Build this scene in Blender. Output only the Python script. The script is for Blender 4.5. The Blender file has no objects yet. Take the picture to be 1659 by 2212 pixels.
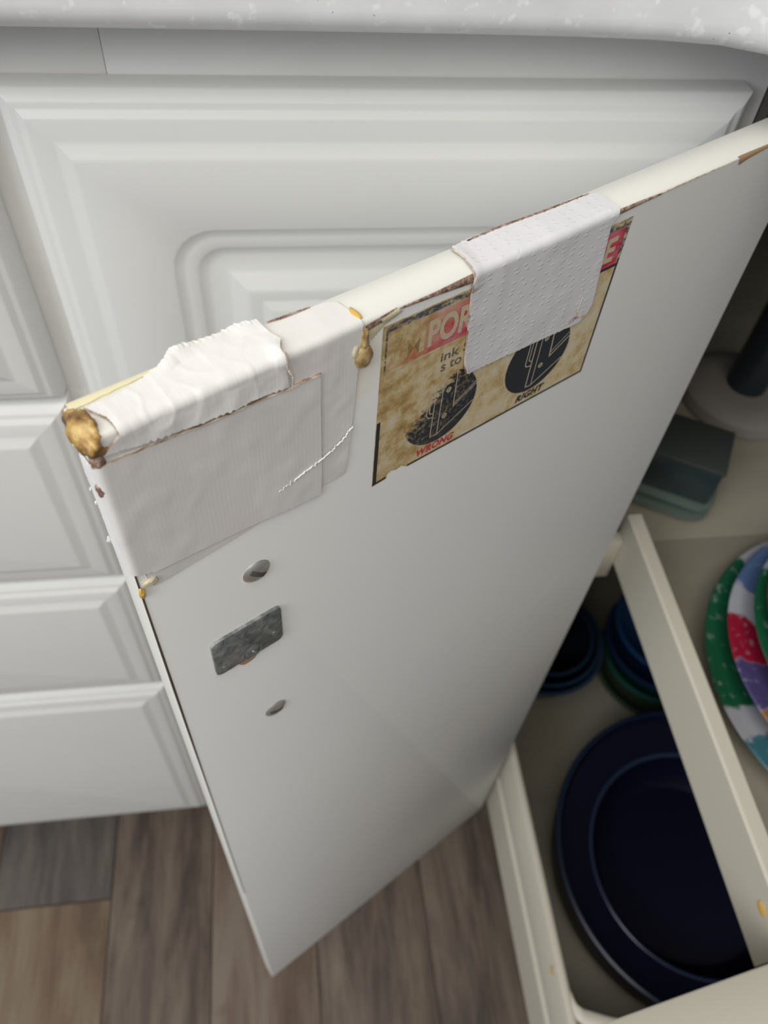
import bpy, bmesh, math, random
from mathutils import Vector, Matrix, noise

C = bpy.context.scene.collection
sc = bpy.context.scene
random.seed(4)

# ---------------------------------------------------------------- camera, world, lights, exposure
H = 0.985                                   # eye height of the phone above the floor
cam_d = bpy.data.cameras.new('camera')
cam = bpy.data.objects.new('camera', cam_d); C.objects.link(cam)
cam_d.sensor_fit = 'VERTICAL'; cam_d.sensor_height = 24.0
cam_d.lens = 24.0 * 1711.6 / 2212.0
cam_d.clip_start = 0.01; cam_d.clip_end = 50
cam_d.dof.use_dof = True
cam_d.dof.focus_distance = 0.225
cam_d.dof.aperture_fstop = cam_d.lens / 1.9
Rc = ((0.991624, -0.054829, 0.116942), (-0.114813, -0.788907, 0.603692), (0.059156, -0.612062, -0.788594))
M = Matrix.Identity(4)
for i in range(3):
    M[i][0] = Rc[i][0]; M[i][1] = -Rc[i][1]; M[i][2] = -Rc[i][2]
M[2][3] = H
cam.matrix_world = M
sc.camera = cam

w = bpy.data.worlds.new('world'); sc.world = w; w.use_nodes = True
w.node_tree.nodes['Background'].inputs[0].default_value = (0.93, 0.96, 1.0, 1)
w.node_tree.nodes['Background'].inputs[1].default_value = 0.17

def area(name, loc, target, sx, sy, power, col):
    d = bpy.data.lights.new(name, 'AREA'); d.shape = 'RECTANGLE'; d.size = sx; d.size_y = sy
    d.energy = power; d.color = col
    o = bpy.data.objects.new(name, d); C.objects.link(o); o.location = loc
    o.rotation_euler = (Vector(target) - Vector(loc)).to_track_quat('-Z', 'Y').to_euler()
    return o
area('window_light', (-1.9, -1.25, 2.0), (0.0, 0.3, 0.7), 1.5, 1.5, 42, (0.90, 0.95, 1.0))
area('ceiling_light', (-0.3, -0.75, 2.45), (0.0, 0.25, 0.8), 2.3, 2.3, 37, (1.0, 0.94, 0.84))

sc.view_settings.view_transform = 'Standard'
sc.view_settings.look = 'None'
sc.view_settings.gamma = 1
sc.view_settings.use_curve_mapping = False
sc.view_settings.exposure = 0.0

# ---------------------------------------------------------------- materials
def mat(name, col, rough=0.5, metal=0.0, spec=0.5):
    m = bpy.data.materials.new(name); m.use_nodes = True
    b = m.node_tree.nodes['Principled BSDF']
    b.inputs['Base Color'].default_value = (*col, 1); b.inputs['Roughness'].default_value = rough
    b.inputs['Metallic'].default_value = metal; b.inputs['Specular IOR Level'].default_value = spec
    return m
class NT:
    """tiny helper to write node graphs"""
    def __init__(s, m):
        s.t = m.node_tree; s.b = s.t.nodes['Principled BSDF']
        s.co = s.n('ShaderNodeTexCoord').outputs['Object']
    def n(s, k): return s.t.nodes.new(k)
    def put(s, sock, v):
        if isinstance(v, bpy.types.NodeSocket): s.t.links.new(v, sock)
        elif isinstance(v, tuple) and len(v) == 3 and sock.type == 'RGBA': sock.default_value = (*v, 1)
        else: sock.default_value = v
    def math(s, op, a, b=0.0, c=None, clamp=False):
        n = s.n('ShaderNodeMath'); n.operation = op; n.use_clamp = clamp
        s.put(n.inputs[0], a); s.put(n.inputs[1], b)
        if c is not None: s.put(n.inputs[2], c)
        return n.outputs[0]
    def mapv(s, scale=(1, 1, 1), loc=(0, 0, 0), vec=None):
        n = s.n('ShaderNodeMapping'); n.inputs['Scale'].default_value = scale; n.inputs['Location'].default_value = loc
        s.put(n.inputs['Vector'], vec or s.co); return n.outputs[0]
    def noise(s, scale, detail=3, rough=0.5, vec=None, dist=0.0):
        n = s.n('ShaderNodeTexNoise'); n.inputs['Scale'].default_value = scale; n.inputs['Detail'].default_value = detail
        n.inputs['Roughness'].default_value = rough; n.inputs['Distortion'].default_value = dist
        s.put(n.inputs['Vector'], vec or s.co); return n.outputs['Fac']
    def ramp(s, f, stops):
        n = s.n('ShaderNodeValToRGB'); e = n.color_ramp.elements
        while len(e) < len(stops): e.new(0.5)
        for q, (p, c) in zip(e, stops):
            q.position = p; q.color = (*c, 1) if isinstance(c, tuple) else (c, c, c, 1)
        s.put(n.inputs[0], f); return n.outputs[0]
    def mix(s, f, a, b):
        n = s.n('ShaderNodeMix'); n.data_type = 'RGBA'
        s.put(n.inputs[0], f); s.put(n.inputs[6], a); s.put(n.inputs[7], b); return n.outputs[2]
    def rng(s, v, a, b, c=0.0, d=1.0):
        n = s.n('ShaderNodeMapRange'); s.put(n.inputs[0], v)
        for i, q in enumerate((a, b, c, d)): n.inputs[i + 1].default_value = q
        return n.outputs[0]
    def xyz(s, v=None):
        n = s.n('ShaderNodeSeparateXYZ'); s.put(n.inputs[0], v or s.co); return n.outputs
    def bump(s, h, strength=0.3, dist=0.001):
        n = s.n('ShaderNodeBump'); n.inputs['Strength'].default_value = strength; n.inputs['Distance'].default_value = dist
        s.put(n.inputs['Height'], h); s.put(s.b.inputs['Normal'], n.outputs[0])
    def color(s, v): s.put(s.b.inputs['Base Color'], v)

FOIL = (0.71, 0.71, 0.695)
m_foil = mat('white_foil', FOIL, 0.42)
g = NT(m_foil); g.color(g.ramp(g.noise(9, 3), [(0.3, (0.69, 0.69, 0.675)), (0.7, (0.725, 0.725, 0.71))]))
m_frame = mat('frame_foil', (0.74, 0.73, 0.715), 0.45)
g = NT(m_frame); g.color(g.ramp(g.noise(14, 4), [(0.35, (0.71, 0.70, 0.68)), (0.6, (0.77, 0.76, 0.745))]))

# inner side of the open door: white melamine with a few stains of old glue
m_door = mat('door_melamine', (0.66, 0.66, 0.655), 0.5)
g = NT(m_door)
x, y, z = g.xyz()
ZT = H - 0.1264
sx_ = g.math('MULTIPLY', g.math('SUBTRACT', x, 0.073), 110.0)
sz_ = g.math('MULTIPLY', g.math('SUBTRACT', z, ZT - 0.012), 55.0)
rr = g.math('SQRT', g.math('ADD', g.math('MULTIPLY', sx_, sx_), g.math('MULTIPLY', sz_, sz_)))
st = g.rng(g.math('ADD', rr, g.math('MULTIPLY', g.noise(160, 4), 1.3)), 1.75, 0.9)
spk = g.rng(g.noise(95, 5, 0.6), 0.70, 0.76)
base = g.ramp(g.noise(6, 2), [(0.3, (0.645, 0.645, 0.645)), (0.7, (0.675, 0.675, 0.665))])
c1 = g.mix(g.math('MULTIPLY', st, 0.28), base, (0.58, 0.50, 0.28))
g.color(g.mix(g.math('MULTIPLY', spk, 0.25), c1, (0.60, 0.50, 0.33)))
m_top = mat('door_top_edge', (0.80, 0.795, 0.75), 0.38)
m_cream = mat('cream_edge', (0.84, 0.78, 0.52), 0.4)
m_gap = mat('dark_gap', (0.06, 0.035, 0.022), 0.9)

m_wood = mat('raw_fibreboard', (0.26, 0.15, 0.09), 0.85)
g = NT(m_wood); nz = g.noise(500, 5, 0.7)
g.color(g.ramp(nz, [(0.32, (0.07, 0.035, 0.025)), (0.48, (0.27, 0.16, 0.12)), (0.62, (0.45, 0.36, 0.31))])); g.bump(nz, 0.6, 0.0005)
m_tan = mat('torn_foil', (0.30, 0.20, 0.11), 0.8)
m_chip = mat('glued_chip', (0.5, 0.33, 0.12), 0.45)
g = NT(m_chip); nz = g.noise(230, 4, 0.6)
g.color(g.ramp(nz, [(0.36, (0.10, 0.05, 0.02)), (0.47, (0.32, 0.18, 0.055)), (0.58, (0.52, 0.33, 0.10)), (0.70, (0.72, 0.53, 0.24))])); g.bump(nz, 0.5, 0.0008)
m_glue = mat('dried_glue', (0.42, 0.29, 0.12), 0.3)
g = NT(m_glue); nz = g.noise(420, 4, 0.6)
g.color(g.ramp(nz, [(0.3, (0.24, 0.15, 0.06)), (0.5, (0.40, 0.28, 0.12)), (0.72, (0.60, 0.47, 0.24))]))
m_paleglue = mat('pale_glue', (0.66, 0.60, 0.42), 0.35)
m_amber = mat('amber_glue', (0.66, 0.42, 0.10), 0.35)
m_grime = mat('grime', (0.36, 0.24, 0.17), 0.8)
g = NT(m_grime); g.color(g.ramp(g.noise(260, 3), [(0.35, (0.27, 0.17, 0.11)), (0.60, (0.66, 0.58, 0.50))]))

def tape_mat(name, col, weave):
    m = mat(name, col, 0.45); g = NT(m)
    v = g.mapv((1, 1, 1)); big = g.noise(28, 4, 0.55)
    g.color(g.ramp(big, [(0.3, tuple(c * 0.95 for c in col)), (0.5, col), (0.72, (min(1, col[0] * 1.02), col[1] * 0.985, col[2] * 1.0))]))
    if weave == 'thread':
        wv = g.n('ShaderNodeTexWave'); wv.inputs['Scale'].default_value = 260; wv.inputs['Distortion'].default_value = 1.5
        wv.bands_direction = 'X'; g.put(wv.inputs['Vector'], g.co)
        h = g.math('ADD', g.math('MULTIPLY', wv.outputs['Fac'], 0.025), g.math('MULTIPLY', g.noise(45, 3, 0.45), 1.0))
        g.bump(h, 0.22, 0.0011)
    else:
        vo = g.n('ShaderNodeTexVoronoi'); vo.inputs['Scale'].default_value = 420; vo.inputs['Randomness'].default_value = 0.55
        px_, py_, pz_ = g.xyz(); cb_ = g.n('ShaderNodeCombineXYZ'); g.put(cb_.inputs[0], g.math('MULTIPLY', px_, 0.5)); g.put(cb_.inputs[1], g.math('SUBTRACT', pz_, py_))
        vo.voronoi_dimensions = '2D'; g.put(vo.inputs['Vector'], cb_.outputs[0])
        dots = g.rng(vo.outputs['Distance'], 0.22, 0.10)
        h = g.math('ADD', g.math('MULTIPLY', dots, 0.22), g.math('MULTIPLY', g.noise(60, 3, 0.5), 0.8))
        g.bump(h, 0.35, 0.001)
    return m
m_tape = tape_mat('white_duct_tape', (0.79, 0.775, 0.76), 'thread')
m_tape2 = tape_mat('fresh_white_tape', (0.84, 0.83, 0.82), 'thread')
m_paper = tape_mat('embossed_paper_tape', (0.735, 0.735, 0.765), 'dots')

m_steel = mat('steel', (0.9, 0.88, 0.84), 0.42, 1.0)
m_slot = mat('screw_slot', (0.16, 0.15, 0.135), 0.6, 0.6)
m_zinc = mat('dull_zinc', (0.20, 0.22, 0.22), 0.5, 0.75)
g = NT(m_zinc); nz = g.noise(170, 4, 0.6, dist=1.2)
g.color(g.ramp(nz, [(0.3, (0.15, 0.17, 0.17)), (0.5, (0.31, 0.33, 0.33)), (0.72, (0.52, 0.54, 0.53))])); g.bump(nz, 0.35, 0.001)
m_rust = mat('rust', (0.50, 0.26, 0.13), 0.8)

# sticker inks (object x runs along the door, z is height)
def sticker_base(g):
    n1 = g.noise(150, 5, 0.65); x, y, z = g.xyz()
    aged = g.rng(x, 0.080, 0.118, 0.16, 0.0)
    f = g.math('SUBTRACT', n1, g.math('MULTIPLY', aged, 0.75))
    return g.ramp(f, [(0.16, (0.26, 0.15, 0.055)), (0.33, (0.47, 0.32, 0.13)), (0.46, (0.62, 0.50, 0.29)), (0.62, (0.68, 0.61, 0.45))])
m_st = mat('sticker_cream', (0.6, 0.5, 0.3), 0.5); g = NT(m_st); g.color(sticker_base(g))
def worn(name, ink, off, lo, hi, nscale, speck=0.0, ink2=None):
    m = mat(name, ink, 0.45); g = NT(m); x, y, z = g.xyz()
    t = g.math('ADD', g.math('SUBTRACT', x, z), off)           # grows to the lower right
    n = g.math('MULTIPLY', g.math('SUBTRACT', g.noise(nscale, 5, 0.7, vec=g.mapv((1, 1, 2.2))), 0.5), 0.022 + 0)
    f = g.rng(g.math('ADD', t, n), lo, hi)
    if speck:
        s2 = g.rng(g.noise(650, 4, 0.7), 0.50, 0.66)
        near = g.rng(t, 0.020, -0.004)
        f = g.math('MULTIPLY', f, g.math('SUBTRACT', 1.0, g.math('MULTIPLY', g.math('MULTIPLY', s2, near), speck)))
    col = ink
    if ink2 is not None:
        col = g.mix(g.rng(g.noise(70, 4, 0.6, vec=g.mapv((1, 1, 3))), 0.42, 0.6), ink, ink2)
    g.color(g.mix(f, sticker_base(g), col)); return m
ZC = ZT - 0.0476                              # centre height of the round pictures
m_black = worn('worn_black_ink', (0.020, 0.024, 0.032), -(0.1045 - ZC), -0.011, -0.007, 260, 0.55)
m_border = worn('border_ink', (0.022, 0.024, 0.028), -(0.085 - (ZT - 0.016)), -0.03, -0.02, 300, 0.8)
m_bordtop = mat('faded_border_ink', (0.09, 0.10, 0.12), 0.5)
g = NT(m_bordtop); x, y, z = g.xyz()
g.color(g.mix(g.rng(g.noise(210, 5, 0.7, vec=g.mapv((1, 1, 2))), 0.46, 0.6), (0.075, 0.085, 0.11), sticker_base(g)))
m_red = worn('worn_red_ink', (0.52, 0.02, 0.045), -(0.0965 - (ZT - 0.0145)), -0.013, 0.012, 190, 0.35, (0.62, 0.17, 0.22))
m_redtext = mat('red_lettering', (0.55, 0.04, 0.07), 0.5)
m_blacktext = mat('black_lettering', (0.03, 0.03, 0.03), 0.5)
m_fadetext = mat('faded_lettering', (0.16, 0.14, 0.11), 0.5)
m_line = mat('cream_lines', (0.55, 0.48, 0.36), 0.5)
m_lettercream = mat('cream_lettering', (0.62, 0.52, 0.37), 0.5)
g = NT(m_lettercream); g.color(g.mix(g.rng(g.noise(300, 4, 0.7), 0.55, 0.7), (0.60, 0.50, 0.36), (0.62, 0.30, 0.27)))

m_count = mat('speckled_laminate', (0.74, 0.74, 0.745), 0.28)
g = NT(m_count)
f1 = g.rng(g.noise(190, 3, 0.5), 0.60, 0.68); base = g.ramp(g.noise(40, 4, 0.6), [(0.35, (0.69, 0.69, 0.70)), (0.65, (0.755, 0.755, 0.76))])
f2 = g.rng(g.noise(700, 1, 0.4), 0.79, 0.80)
g.color(g.mix(f2, g.mix(g.math('MULTIPLY', f1, 0.65), base, (0.90, 0.90, 0.89)), (0.25, 0.22, 0.2)))

m_beige = mat('shaded_beige_melamine', (0.60, 0.565, 0.48), 0.5)
g = NT(m_beige); g.color(g.ramp(g.noise(5, 3, vec=g.mapv((1, 6, 1))), [(0.35, (0.25, 0.23, 0.185)), (0.65, (0.29, 0.268, 0.215))]))  # beige darkened so that the colour carries the shade inside the cabinet
m_box = mat('cream_paint', (0.54, 0.51, 0.43), 0.42)
m_inside = mat('shaded_cabinet_inside', (0.10, 0.095, 0.085), 0.7)  # dark tone stands in for the shade of the interior
m_navy = mat('navy_enamel', (0.003, 0.005, 0.02), 0.3)
m_navyin = mat('navy_inside', (0.0015, 0.0025, 0.013), 0.45, 0, 0.25)
m_navyrim = mat('navy_rim', (0.004, 0.012, 0.035), 0.3)
m_dkgreen = mat('smoky_green_glass', (0.022, 0.035, 0.038), 0.25)
m_grnrim = mat('pale_green_glass', (0.11, 0.15, 0.13), 0.35)
m_pole = mat('dark_metal', (0.035, 0.045, 0.055), 0.3, 0.6)
m_base = mat('pale_disc', (0.22, 0.205, 0.19), 0.5)

def plank_mat(name, a, b, c):
    m = mat(name, b, 0.55, spec=0.25); g = NT(m)
    oi = g.n('ShaderNodeObjectInfo')
    vm = g.n('ShaderNodeVectorMath'); vm.operation = 'ADD'
    cx = g.n('ShaderNodeCombineXYZ'); g.put(cx.inputs[0], g.math('MULTIPLY', oi.outputs['Random'], 37.0)); g.put(cx.inputs[1], g.math('MULTIPLY', oi.outputs['Random'], 11.0))
    g.put(vm.inputs[0], g.mapv((26, 4.2, 1))); g.put(vm.inputs[1], cx.outputs[0])
    n1 = g.noise(1.0, 5, 0.62, vec=vm.outputs[0], dist=0.5)
    vm2 = g.n('ShaderNodeVectorMath'); vm2.operation = 'ADD'
    g.put(vm2.inputs[0], g.mapv((170, 12, 1))); g.put(vm2.inputs[1], cx.outputs[0])
    n2 = g.noise(1.0, 3, 0.6, vec=vm2.outputs[0])
    k = g.rng(g.noise(22, 2, vec=g.mapv((1, 0.7, 1))), 0.68, 0.76)
    f = g.math('ADD', g.math('MULTIPLY', n1, 0.8), g.math('MULTIPLY', n2, 0.2))
    c0 = g.ramp(f, [(0.40, a), (0.5, b), (0.60, c)])
    g.color(g.mix(g.math('MULTIPLY', k, 0.6), c0, tuple(q * 0.35 for q in b))); g.bump(f, 0.15, 0.001)
    return m
m_pl = [plank_mat('grey_plank', (0.053, 0.043, 0.041), (0.077, 0.067, 0.060), (0.118, 0.099, 0.086)),
        plank_mat('tan_plank', (0.136, 0.094, 0.068), (0.186, 0.136, 0.095), (0.223, 0.175, 0.127)),
        plank_mat('brown_plank', (0.093, 0.064, 0.049), (0.133, 0.094, 0.073), (0.180, 0.143, 0.113)),
        plank_mat('weathered_plank', (0.068, 0.052, 0.044), (0.124, 0.094, 0.076), (0.167, 0.133, 0.103))]
m_sub = mat('plank_joint', (0.05, 0.04, 0.038), 0.9)
m_wall = mat('wall_paint', (0.75, 0.74, 0.71), 0.8)

# ---------------------------------------------------------------- mesh helpers
def link(name, me, mats, parent=None, loc=None, rotz=None, sharp=35):
    o = bpy.data.objects.new(name, me); C.objects.link(o)
    for m in (mats if isinstance(mats, (list, tuple)) else [mats]): me.materials.append(m)
    for p in me.polygons: p.use_smooth = True
    me.set_sharp_from_angle(angle=math.radians(sharp))
    if parent: o.parent = parent
    if loc: o.location = loc
    if rotz is not None: o.rotation_euler = (0, 0, rotz)
    return o
def fin(name, bm, mats, parent=None, loc=None, rotz=None, sharp=35, recalc=True):
    if recalc: bmesh.ops.recalc_face_normals(bm, faces=bm.faces)
    me = bpy.data.meshes.new(name); bm.to_mesh(me); bm.free()
    return link(name, me, mats, parent, loc, rotz, sharp)
def tag(o, label=None, cat=None, group=None, kind=None):
    if label: o['label'] = label
    if cat: o['category'] = cat
    if group: o['group'] = group
    if kind: o['kind'] = kind
    return o
def empty(name, loc, rz=0):
    o = bpy.data.objects.new(name, None); C.objects.link(o); o.location = loc; o.rotation_euler = (0, 0, rz)
    o.empty_display_size = 0.05; return o
def add_box(bm, x0, x1, y0, y1, z0, z1, bev=0.0, mi=0):
    vs = [bm.verts.new((x, y, z)) for x in (x0, x1) for y in (y0, y1) for z in (z0, z1)]
    fs = [bm.faces.new([vs[i] for i in q]) for q in ((0, 1, 3, 2), (4, 6, 7, 5), (0, 4, 5, 1), (2, 3, 7, 6), (0, 2, 6, 4), (1, 5, 7, 3))]
    for f in fs: f.material_index = mi
    if bev:
        bmesh.ops.bevel(bm, geom=list({e for f in fs for e in f.edges}), offset=bev, segments=2, affect='EDGES', profile=0.5)
def box(name, dims, m, parent=None, bev=0.001, loc=None, rotz=None):
    bm = bmesh.new(); add_box(bm, *dims, bev=bev); return fin(name, bm, m, parent, loc, rotz)
def lathe(bm, prof, seg=64, cx=0, cy=0, cz=0, mis=None):
    rows = []
    for r, z in prof:
        if r < 1e-6: rows.append([bm.verts.new((cx, cy, cz + z))])
        else: rows.append([bm.verts.new((cx + r * math.cos(2 * math.pi * k / seg), cy + r * math.sin(2 * math.pi * k / seg), cz + z)) for k in range(seg)])
    for i in range(len(rows) - 1):
        a, b = rows[i], rows[i + 1]
        for k in range(seg):
            k2 = (k + 1) % seg
            q = [a[k], a[k2], b[k2], b[k]] if len(a) > 1 and len(b) > 1 else ([a[0], b[k2], b[k]] if len(a) == 1 else [a[k], a[k2], b[0]])
            f = bm.faces.new(q)
            if mis: f.material_index = mis[i]
def ring_rect(x0, x1, z0, z1, d, r, seg=7):
    x0 += d; x1 -= d; z0 += d; z1 -= d; r = max(r, 0.0004); pts = []
    for cx, cz, a0 in ((x1 - r, z1 - r, 0), (x0 + r, z1 - r, 90), (x0 + r, z0 + r, 180), (x1 - r, z0 + r, 270)):
        for k in range(seg):
            a = math.radians(a0 + 90 * k / (seg - 1)); pts.append((cx + r * math.cos(a), cz + r * math.sin(a)))
    return pts
def panel(x0, x1, z0, z1, yb, sgn, rings, mi_of=None):
    """raised panel: rings of (inset, height off the back, corner radius); the back is closed flat"""
    bm = bmesh.new(); prev = None; first = None
    for d, h, r in rings:
        vs = [bm.verts.new((px, yb + sgn * h, pz)) for px, pz in ring_rect(x0, x1, z0, z1, d, r)]
        if prev:
            n = len(vs)
            for k in range(n):
                bm.faces.new((prev[k], prev[(k + 1) % n], vs[(k + 1) % n], vs[k]))
        else: first = vs
        prev = vs
    bm.faces.new(first); bm.faces.new(prev)
    return bm
EDGE = [(0.0, 0.0, 0), (0.0, 0.0088, 0), (0.0006, 0.0098, 0), (0.0036, 0.0124, 0), (0.0042, 0.0127, 0), (0.0058, 0.0128, 0), (0.0064, 0.0131, 0),
        (0.0082, 0.0147, 0), (0.0090, 0.0150, 0), (0.0160, 0.0151, 0), (0.0178, 0.0154, 0), (0.0212, 0.0174, 0), (0.0230, 0.0178, 0)]
GROOVE = [(0.0500, 0.0178, 0.019), (0.0512, 0.0172, 0.018), (0.0535, 0.0160, 0.016), (0.0556, 0.0157, 0.015), (0.0592, 0.0157, 0.0125),
          (0.0606, 0.0150, 0.0115), (0.0630, 0.0138, 0.010), (0.0650, 0.0136, 0.009), (0.0715, 0.0137, 0.0004), (0.0735, 0.0141, 0.0004),
          (0.0790, 0.0172, 0.0004), (0.0812, 0.0176, 0.0004), (0.0850, 0.0170, 0.0004), (0.0862, 0.0171, 0.0004), (0.0890, 0.0184, 0.0004), (0.0905, 0.0187, 0.0004)]

# ---------------------------------------------------------------- the setting
YB = 0.3013                                   # plane of the face frames, the closed fronts are mounted on it
fl = bmesh.new(); add_box(fl, -2.0, 2.0, -1.6, 2.2, -0.03, -0.0018)
floor = fin('floor', fl, m_sub); tag(floor, kind='structure')
seams = [-0.60, -0.475, -0.352, -0.223, -0.1115, 0.0025, 0.127, 0.24, 0.355, 0.47]
cuts = {2: [0.2295], 1: [0.1], 4: [-0.8], 5: [-0.55], 6: [-0.9], 7: [0.02], 8: [-0.3]}
kind = {(3, 0): 1, (3, 1): 0, (4, 0): 2, (4, 1): 2, (5, 0): 3, (5, 1): 3, (6, 0): 2, (6, 1): 0, (7, 1): 3}
for i in range(len(seams) - 1):
    # a plank column lies between two seams
    ys = [-1.4] + cuts.get(i, []) + [1.0]
    for j in range(len(ys) - 1):
        bm = bmesh.new(); add_box(bm, seams[i] + 0.0006, seams[i + 1] - 0.0006, ys[j] + 0.0007, ys[j + 1] - 0.0007, -0.0016, 0.0, bev=0.0005)
        fin('plank', bm, m_pl[[1, 2, 0, 3, 2, 3, 3, 2, 1][i] if not (i == 2 and j == 0) else 1], floor)
wb = box('wall_back', (-2.0, 2.0, 0.95, 1.05, 0.0, 2.5), m_wall, bev=0); tag(wb, kind='structure')

# ---------------------------------------------------------------- left cabinet: column of four drawers
left = empty('drawer_cabinet', (-0.30, 0.58, 0.0))
tag(left, 'white base cabinet with a column of drawers, at the left edge', 'cabinet')
def P(o): return (-o.location[0], -o.location[1], -o.location[2])
def part(name, dims, m, root, bev=0.0006):
    bm = bmesh.new(); add_box(bm, *dims, bev=bev); return fin(name, bm, m, root, loc=P(root))
cb = bmesh.new()
add_box(cb, -0.55, -0.0557, YB, YB + 0.016, H - 0.882, H - 0.078, bev=0.0004)          # face frame
add_box(cb, -0.55, -0.535, YB + 0.016, 0.88, H - 0.882, H - 0.078)
add_box(cb, -0.104, -0.100, YB + 0.016, 0.88, H - 0.882, H - 0.078)
fin('carcass', cb, m_frame, left, loc=P(left))
part('toe_kick', (-0.55, -0.0557, 0.365, 0.38, 0.0, H - 0.882), m_frame, left)
for z1, z0, lab in ((-0.1313, -0.2762, None), (-0.2799, -0.4300, None), (-0.4335, -0.5820, None), (-0.5868, -0.8824, None)):
    bm = panel(-0.50, -0.1050, H + z0, H + z1, YB - 0.0004, -1, EDGE)
    d = fin('drawer', bm, m_foil, left, loc=P(left), sharp=50)
# ---------------------------------------------------------------- middle cabinet: closed raised-panel door
mid = empty('door_cabinet', (0.06, 0.58, 0.0))
tag(mid, 'white base cabinet with a closed raised panel door, behind the open door', 'cabinet')
cb = bmesh.new()
add_box(cb, -0.0556, 0.1945, YB, YB + 0.016, H - 0.882, H - 0.078, bev=0.0004)
add_box(cb, 0.188, 0.1945, YB + 0.016, 0.88, H - 0.882, H - 0.078)
fin('carcass', cb, m_frame, mid, loc=P(mid))
part('toe_kick', (-0.0556, 0.1945, 0.365, 0.38, 0.0, H - 0.882), m_frame, mid)
bm = panel(-0.0925, 0.1835, H - 0.8824, H - 0.1313, YB - 0.0004, -1, EDGE + GROOVE)
fin('door', bm, m_foil, mid, loc=P(mid), sharp=50)

# ---------------------------------------------------------------- right cabinet: open, with pull-out drawers
right = empty('open_cabinet', (0.46, 0.58, 0.0))
tag(right, 'open base cabinet at the right with pull-out drawers and its taped door swung wide', 'cabinet')
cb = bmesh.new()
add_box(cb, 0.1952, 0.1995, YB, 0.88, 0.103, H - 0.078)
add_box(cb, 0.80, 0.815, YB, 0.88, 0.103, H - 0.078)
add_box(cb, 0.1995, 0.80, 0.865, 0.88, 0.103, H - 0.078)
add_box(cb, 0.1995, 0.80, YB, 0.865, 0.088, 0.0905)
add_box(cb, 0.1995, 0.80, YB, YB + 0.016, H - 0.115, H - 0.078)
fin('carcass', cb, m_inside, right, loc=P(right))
part('toe_kick', (0.1955, 0.815, 0.365, 0.38, 0.0, 0.088), m_frame, right)

PW = 0.0
# lower pull-out: floor board with side, front and back walls
zl = H - 0.75
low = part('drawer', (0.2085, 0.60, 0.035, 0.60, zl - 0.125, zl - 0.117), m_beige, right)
tag(low, 'lower pull-out drawer holding the navy pot')
def child(name, bm, m, par, label=None, sharp=35):
    o = fin(name, bm, m, par, sharp=sharp)      # parent shares the cabinet frame already
    if label: o['label'] = label
    return o
def wall_profile(x0, x1, z0, z1, y0, y1, groove=True):
    """side wall of a pull-out: rounded top, a shallow slide groove and a lip on the outside"""
    h = z1 - z0
    if groove:
        pr = [(x1, z0), (x1, z1 - 0.003), (x1 - 0.0012, z1 - 0.0008), (x1 - 0.003, z1), (x0 + 0.0038, z1), (x0 + 0.0012, z1 - 0.0006),
              (x0, z1 - 0.003), (x0 - 0.001, z1 - 0.020), (x0 - 0.0022, z1 - 0.024), (x0 - 0.0024, z1 - 0.050), (x0 + 0.001, z1 - 0.054), (x0 + 0.001, z1 - 0.062),
              (x0 - 0.0026, z1 - 0.066), (x0 - 0.003, z0)]
    else:
        pr = [(x1, z0), (x1, z1 - 0.0015), (x1 - 0.001, z1), (x0 + 0.0016, z1), (x0, z1 - 0.0012), (x0, z0)]
    bm = bmesh.new()
    a = [bm.verts.new((px, y0, pz)) for px, pz in pr]; b = [bm.verts.new((px, y1, pz)) for px, pz in pr]
    n = len(pr)
    for k in range(n): bm.faces.new((a[k], a[(k + 1) % n], b[(k + 1) % n], b[k]))
    bm.faces.new(a); bm.faces.new(b)
    return bm
child('side_panel', wall_profile(0.2, 0.2085, zl - 0.127, zl, 0.030, 0.60), m_box, low)
child('side_panel', wall_profile(0.60, 0.611, zl - 0.127, zl, 0.0565, 0.60, False), m_box, low)
bm = bmesh.new(); add_box(bm, 0.2085, 0.60, 0.589, 0.60, zl - 0.117, zl, bev=0.001); child('back_panel', bm, m_box, low)
# front wall: bowed, it leans away from the side by some degrees
bm = bmesh.new()
xs = [0.2080, 0.2090, 0.2105, 0.215, 0.235, 0.27, 0.33, 0.42, 0.52, 0.60, 0.611]
yi = [0.066, 0.0600, 0.0562, 0.0522, 0.0445, 0.034, 0.020, 0.006, 0.004, 0.012, 0.014]
rows = []
for xx, yy in zip(xs, yi):
    o_ = 0.011
    rows.append([bm.verts.new(c) for c in ((xx, yy, zl - 0.12), (xx, yy, zl - 0.001), (xx, yy - 0.001, zl), (xx - 0.001, yy - o_ + 0.001, zl), (xx - 0.002, yy - o_, zl - 0.001), (xx - 0.002, yy - o_, zl - 0.127))])
for i in range(len(rows) - 1):
    for k in range(6): bm.faces.new((rows[i][k], rows[i][(k + 1) % 6], rows[i + 1][(k + 1) % 6], rows[i + 1][k]))
bm.faces.new(rows[0]); bm.faces.new(rows[-1])
child('front_panel', bm, m_box, low, sharp=50)

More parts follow.
